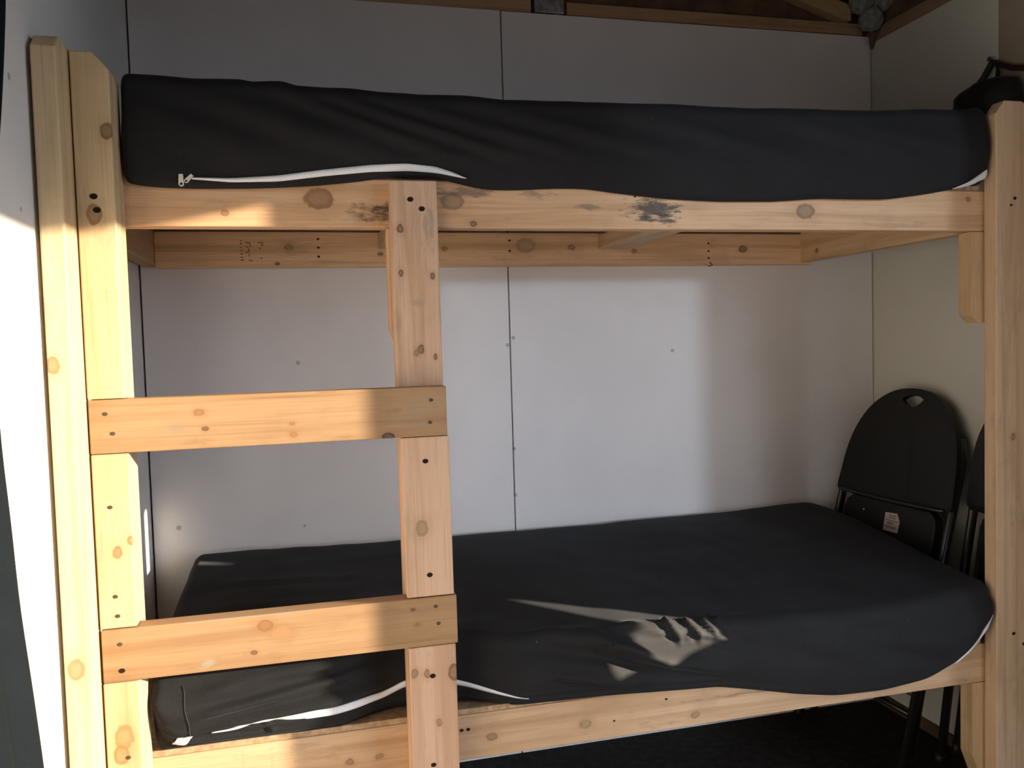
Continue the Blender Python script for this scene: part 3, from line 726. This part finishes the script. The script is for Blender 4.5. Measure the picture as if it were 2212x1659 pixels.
# ------------------------------------------------------------------ folding chairs
BLK = plain('chair_plastic', (0.009, 0.009, 0.010), 0.45, 0.30, var=0.15, bump_s=0.1)
TUB = plain('chair_tube', (0.012, 0.012, 0.013), 0.32, 0.5, var=0.1)
PAPER = plain('sticker_paper', (0.50, 0.44, 0.40), 0.7, 0.2, var=0.08, scale=60)
INK = plain('sticker_ink', (0.10, 0.07, 0.06), 0.8, 0.2)
def hw(h): 
    t = max(0.0, min(1.0, (h - 0.72) / 0.308)); return 0.250 * max(0.0, 1 - t ** 2.6) ** (1 / 2.2)
def make_chair(loc, lean, label, sticker, turn=0.0, splay=0.0):
    root = empty('folding_chair', loc, label, 'chair', 'folded chairs by the right wall')
    def part(name, bm, mat, parent=root, smooth=True):
        for v in bm.verts: v.co.y *= 0.85
        bmesh.ops.recalc_face_normals(bm, faces=bm.faces)
        me = bpy.data.meshes.new(name); bm.to_mesh(me); bm.free()
        me.materials.append(mat)
        if smooth:
            for p in me.polygons: p.use_smooth = True
        o = bpy.data.objects.new(name, me); COL.objects.link(o); o.parent = parent
        return o
    # local frame: y = width (+y away from the camera), z along the chair, x = thickness (-x faces the bed)
    bm = bmesh.new()
    outer = []
    for k in range(33):
        a = math.pi * k / 32
        t = math.sin(a)
        h = 0.72 + 0.308 * (max(0.0, t) ** 0.72)
        w = hw(h) * (1 if math.cos(a) > 0 else -1)
        outer.append((w, h))
    outer = [(0.252, 0.708), (0.254, 0.722)] + outer[1:-1] + [(-0.254, 0.722), (-0.252, 0.708)]
    outer += [(-0.235 + 0.47 * k / 8, 0.705 - 0.004 * math.sin(math.pi * k / 8)) for k in range(9)]
    hole = [(-0.044, 1.0), (-0.030, 1.0075), (-0.012, 1.011), (0.008, 1.011), (0.026, 1.0075), (0.042, 0.998), (0.030, 0.988), (0.014, 0.979), (-0.002, 0.976), (-0.018, 0.980), (-0.034, 0.990)]
    hole = [(w * 1.1 - 0.004, h - 0.003) for w, h in hole]
    def fill(off):
        vo = [bm.verts.new((off - 0.014 * (w / 0.25) ** 2, w, h)) for w, h in outer]; vh = [bm.verts.new((off - 0.014 * (w / 0.25) ** 2, w, h)) for w, h in hole]
        es = [bm.edges.new((vo[i], vo[(i + 1) % len(vo)])) for i in range(len(vo))] + [bm.edges.new((vh[i], vh[(i + 1) % len(vh)])) for i in range(len(vh))]
        bmesh.ops.triangle_fill(bm, edges=es, use_beauty=True)
        return vo, vh
    (o1, h1), (o2, h2) = fill(0.0), fill(0.016)
    for A, B in ((o1, o2), (h1, h2)):
        for i in range(len(A)): bm.faces.new((A[i], A[(i + 1) % len(A)], B[(i + 1) % len(A)], B[i]))
    part('backrest', bm, BLK, smooth=False)
    # seat folded up flat under the backrest, underside outwards
    bm = bm_prism([(-0.205, 0.30), (0.205, 0.30), (0.205, 0.655), (0.195, 0.683), (0.172, 0.698), (-0.172, 0.698), (-0.195, 0.683), (-0.205, 0.655)], 0, -0.012, 0.018, 0.004)
    seat = part('seat', bm, BLK, smooth=False)
    if sticker:
        bm = bm_prism([(-0.060, 0.618), (0.003, 0.618), (0.005, 0.668), (-0.046, 0.671), (-0.062, 0.650)], 0, -0.0135, -0.0120, 0)
        st = part('sticker', bm, PAPER, seat, False); st['label'] = 'cream paper label with a ruled line'
        bm = bmesh.new()
        def bar(y0, y1, z0, z1):
            b_ = bm_box(-0.0140, -0.0134, y0, y1, z0, z1, 0); b_.to_mesh(tmp); b_.free(); bm.from_mesh(tmp)
        bar(-0.060, 0.002, 0.6475, 0.6490)
        for (ya, yb_, z) in ((-.045, -.015, .6625), (-.043, -.014, .6560), (-.040, -.010, .6420), (-.034, -.012, .6380), (-.055, .0, .6315), (-.050, -.008, .6275)):
            y = ya
            while y < yb_:
                w = random.uniform(.002, .005); bar(y, min(yb_, y + w), z - .0011, z + .0011); y += w + .0012
        part('print', bm, INK, seat, False)
    bm = bmesh.new(); add_tube(bm, [(-0.012, 0.105, 0.660), (-0.013, 0.105, 0.660), (-0.014, 0.105, 0.660)], .004, 8); part('rivet', bm, plain('rivet_steel', (.7, .7, .7), .2, .5, 1.0), seat)
    # back frame: inverted U of tube behind the backrest running down into the front legs
    for sgn in (-1, 1):
        bm = bmesh.new()
        pts = [(0.022, sgn * 0.205, 0.90), (0.016, sgn * 0.232, 0.84), (0.002, sgn * 0.243, 0.72), (-0.006, sgn * (0.243 + splay * 0.5), 0.40), (-0.008, sgn * (0.242 + splay), 0.012)]
        add_tube(bm, pts, .0135, 12, 0.8); lg = part('leg', bm, TUB)
        bm = bmesh.new(); add_tube(bm, [(-0.008, sgn * (0.242 + splay), 0.0), (-0.008, sgn * (0.242 + splay), 0.03)], .0155, 12); part('rubber_foot', bm, BLK, lg)
        bm = bmesh.new()
        pts = [(0.020, sgn * 0.222, 0.66), (0.024, sgn * (0.222 + splay * 0.6), 0.30), (0.028, sgn * (0.222 + splay), 0.042)]
        add_tube(bm, pts, .0125, 12, 0.8); lg = part('leg', bm, TUB)
        bm = bmesh.new(); add_tube(bm, [(0.028, sgn * (0.222 + splay), 0.032), (0.028, sgn * (0.222 + splay), 0.062)], .0140, 12); part('rubber_foot', bm, BLK, lg)
    bm = bmesh.new(); add_tube(bm, [(-0.020, -0.232, 0.706), (-0.016, -0.12, 0.702), (-0.014, 0, 0.701), (-0.016, 0.12, 0.702), (-0.020, 0.232, 0.706)], .0055, 10); part('crossbar', bm, TUB)
    for h, yy in ((0.275, 0.226), (0.225, 0.226)):
        bm = bmesh.new(); add_tube(bm, [(0.0, -yy, h), (0.0, yy, h)], .0075, 10); part('stretcher', bm, TUB)
    bm = bmesh.new(); add_tube(bm, [(0.033, -0.198, 0.16), (0.033, 0.198, 0.16)], .0075, 10); part('stretcher', bm, TUB)
    root.rotation_euler = (0, lean, turn)
    return root
LEAN = math.atan2(0.238, 0.99)
make_chair((1.784, 0.432, 0.004), LEAN, 'black folding chair leaning on the wall beyond the bed, paper label under its seat', True, 0.066)
make_chair((1.967, 0.004, 0.004), 0.055, 'black folding chair mostly hidden behind the right-hand bed post', False, 0.0, 0.080)

# ------------------------------------------------------------------ bag hanging on the right wall
BAG = fabric_mat('bag_cloth', (0.014, 0.013, 0.014), 0.6, 0.3, 0.1)
bag = empty('bag', (2.03, 0.19, 1.70), 'black cloth bag hanging from a nail on the right wall above the bunk post', 'bag')
bm = bmesh.new()
prof = [(0.268, 1.690), (0.264, 1.735), (0.252, 1.757), (0.235, 1.770), (0.205, 1.778), (0.170, 1.781), (0.135, 1.779), (0.112, 1.770), (0.100, 1.750), (0.098, 1.715), (0.102, 1.690), (0.115, 1.655), (0.15, 1.64), (0.22, 1.64), (0.265, 1.655)]
cy, cz = 0.19, 1.715
rings = []
for f, x in ((0.0, 1.962), (0.55, 1.966), (0.85, 1.980), (1.0, 2.010), (1.0, 2.040), (0.9, 2.062), (0.5, 2.068), (0.0, 2.069)):
    if f == 0.0: rings.append([bm.verts.new((x, cy, cz))])
    else: rings.append([bm.verts.new((x + 0.004 * math.sin(i * 2.1), cy + (y - cy) * f, cz + (z - cz) * f)) for i, (y, z) in enumerate(prof)])
n = len(prof)
for a, b_ in zip(rings, rings[1:]):
    for k in range(n):
        if len(a) == 1: bm.faces.new((a[0], b_[k], b_[(k + 1) % n]))
        elif len(b_) == 1: bm.faces.new((a[k], a[(k + 1) % n], b_[0]))
        else: bm.faces.new((a[k], a[(k + 1) % n], b_[(k + 1) % n], b_[k]))
bmesh.ops.subdivide_edges(bm, edges=list(bm.edges), cuts=1, use_grid_fill=True, smooth=0.6)
bm_obj('bag_body', bm, BAG, bag, smooth=True)
bm = bmesh.new()
add_tube(bm, [(2.03, 0.236, 1.772), (2.045, 0.218, 1.800), (2.055, 0.203, 1.832), (2.056, 0.197, 1.838), (2.055, 0.190, 1.830), (2.045, 0.172, 1.804), (2.03, 0.160, 1.778)], .008, 8, 0.45)
bm_obj('strap', bm, BAG, bag, smooth=True)
bm = bmesh.new(); add_tube(bm, [(2.056, 0.193, 1.832), (2.050, 0.165, 1.815), (2.048, 0.135, 1.799), (2.048, 0.06, 1.775), (2.050, -0.02, 1.768), (2.056, -0.10, 1.775), (2.060, -0.16, 1.79)], .007, 8, 0.4)
bm_obj('strap', bm, fabric_mat('maroon_webbing', (0.045, 0.012, 0.022), .7, .2, .1), bag, smooth=True)['label'] = 'dark maroon strap trailing to the right'
bm = bmesh.new(); add_tube(bm, [(1.9945, 0.163, 1.756), (1.9905, 0.163, 1.756)], .003, 8); bm_obj('snap', bm, plain('snap_steel', (.8, .8, .8), .25, .5, 1.0), bag)
bm = bmesh.new(); add_tube(bm, [(2.072, 0.1985, 1.838), (2.046, 0.200, 1.842)], .003, 8); add_tube(bm, [(2.046, 0.200, 1.842), (2.044, 0.200, 1.842)], .006, 8)
tag(bm_obj('nail', bm, SCREW), 'nail in the right wall holding up the black bag', 'nail')

# ------------------------------------------------------------------ insulation in the ceiling corner
INS = plain('insulation_wool', (0.22, 0.23, 0.21), 0.95, 0.1, var=0.25, bump_s=0.8, scale=70)
ins = empty('insulation', (2.03, 0.62, 2.06), 'grey insulation stuffed into the ceiling corner above the right wall', 'insulation')
def lump(name, cx, cy, cz, rx, ry, rz, seed, mat=INS):
    bm = bmesh.new(); bmesh.ops.create_icosphere(bm, subdivisions=4, radius=1.0)
    for v in bm.verts:
        k = 1 + 0.22 * noise.noise(v.co * 1.8 + Vector((seed, 0, 0))) + 0.10 * noise.noise(v.co * 5 + Vector((seed, 3, 0))) + 0.05 * noise.noise(v.co * 12)
        v.co = Vector((cx + v.co.x * rx * k, cy + v.co.y * ry * k, cz + v.co.z * rz * k))
    return bm_obj(name, bm, mat, ins, smooth=True)
lump('wad', 2.030, 0.625, 2.100, 0.032, 0.036, 0.034, 1.0)
lump('wad', 2.000, 0.630, 2.155, 0.030, 0.036, 0.040, 4.0)
lump('wad', 2.062, 0.610, 2.165, 0.034, 0.040, 0.042, 8.0)
bm = bmesh.new(); add_tube(bm, [(2.052, 0.640, 2.075), (2.060, 0.655, 2.060), (2.063, 0.664, 2.045), (2.064, 0.668, 2.030)], [.012, .011, .008, .003], 8)
bm_obj('wisp', bm, plain('cobweb_dirt', (.14, .09, .065), .9, .1, var=.3), ins, smooth=True)

# metal plate between the two top plates
bm = bm_box(0.998, 1.084, YB - 0.006, YB + 0.019, ZW + 0.001, ZW + 0.10, 0.002)
tag(bm_obj('metal_bracket', bm, plain('galvanised', (.36, .36, .38), .45, .5, .7, var=.3, scale=50)), 'grey metal bracket in the gap between the two boards topping the back wall', 'bracket')

# ------------------------------------------------------------------ curtain hanging on the left wall
edge = [(0.20, -0.225), (0.590, -0.298), (0.720, -0.329), (0.798, -0.350), (0.845, -0.362), (0.964, -0.378), (1.044, -0.395), (1.15, -0.402), (1.32, -0.382), (1.508, -0.318), (1.58, -0.298), (1.648, -0.281), (2.1, -0.20)]
bm = bmesh.new(); rows = []
NZ, NY = 60, 40
for i in range(NZ + 1):
    z = 0.10 + 1.98 * i / NZ; row = []
    ye = smooth_interp(edge, z, 0.06)
    for j in range(NY + 1):
        t = j / NY
        y = ye - 0.24 * t
        x = XL + 0.014 + 0.006 * math.sin(t * 15 + z * 1.1)
        row.append((x, y, z))
    rows.append(row)
F = [[bm.verts.new(p) for p in r] for r in rows]; K = [[bm.verts.new((p[0] - 0.003, p[1], p[2])) for p in r] for r in rows]
for i in range(NZ):
    for j in range(NY):
        bm.faces.new((F[i][j], F[i][j + 1], F[i + 1][j + 1], F[i + 1][j])); bm.faces.new((K[i][j], K[i + 1][j], K[i + 1][j + 1], K[i][j + 1]))
for i in range(NZ):
    bm.faces.new((F[i][0], F[i + 1][0], K[i + 1][0], K[i][0])); bm.faces.new((F[i][NY], K[i][NY], K[i + 1][NY], F[i + 1][NY]))
for j in range(NY):
    bm.faces.new((F[0][j], K[0][j], K[0][j + 1], F[0][j + 1])); bm.faces.new((F[NZ][j], F[NZ][j + 1], K[NZ][j + 1], K[NZ][j]))
tag(bm_obj('curtain', bm, fabric_mat('curtain_cloth', (0.009, 0.012, 0.015), .9, .08, .0), smooth=True), 'dark blue-grey cloth curtain hanging against the left wall at the edge of view', 'curtain')

bpy.data.meshes.remove(tmp)
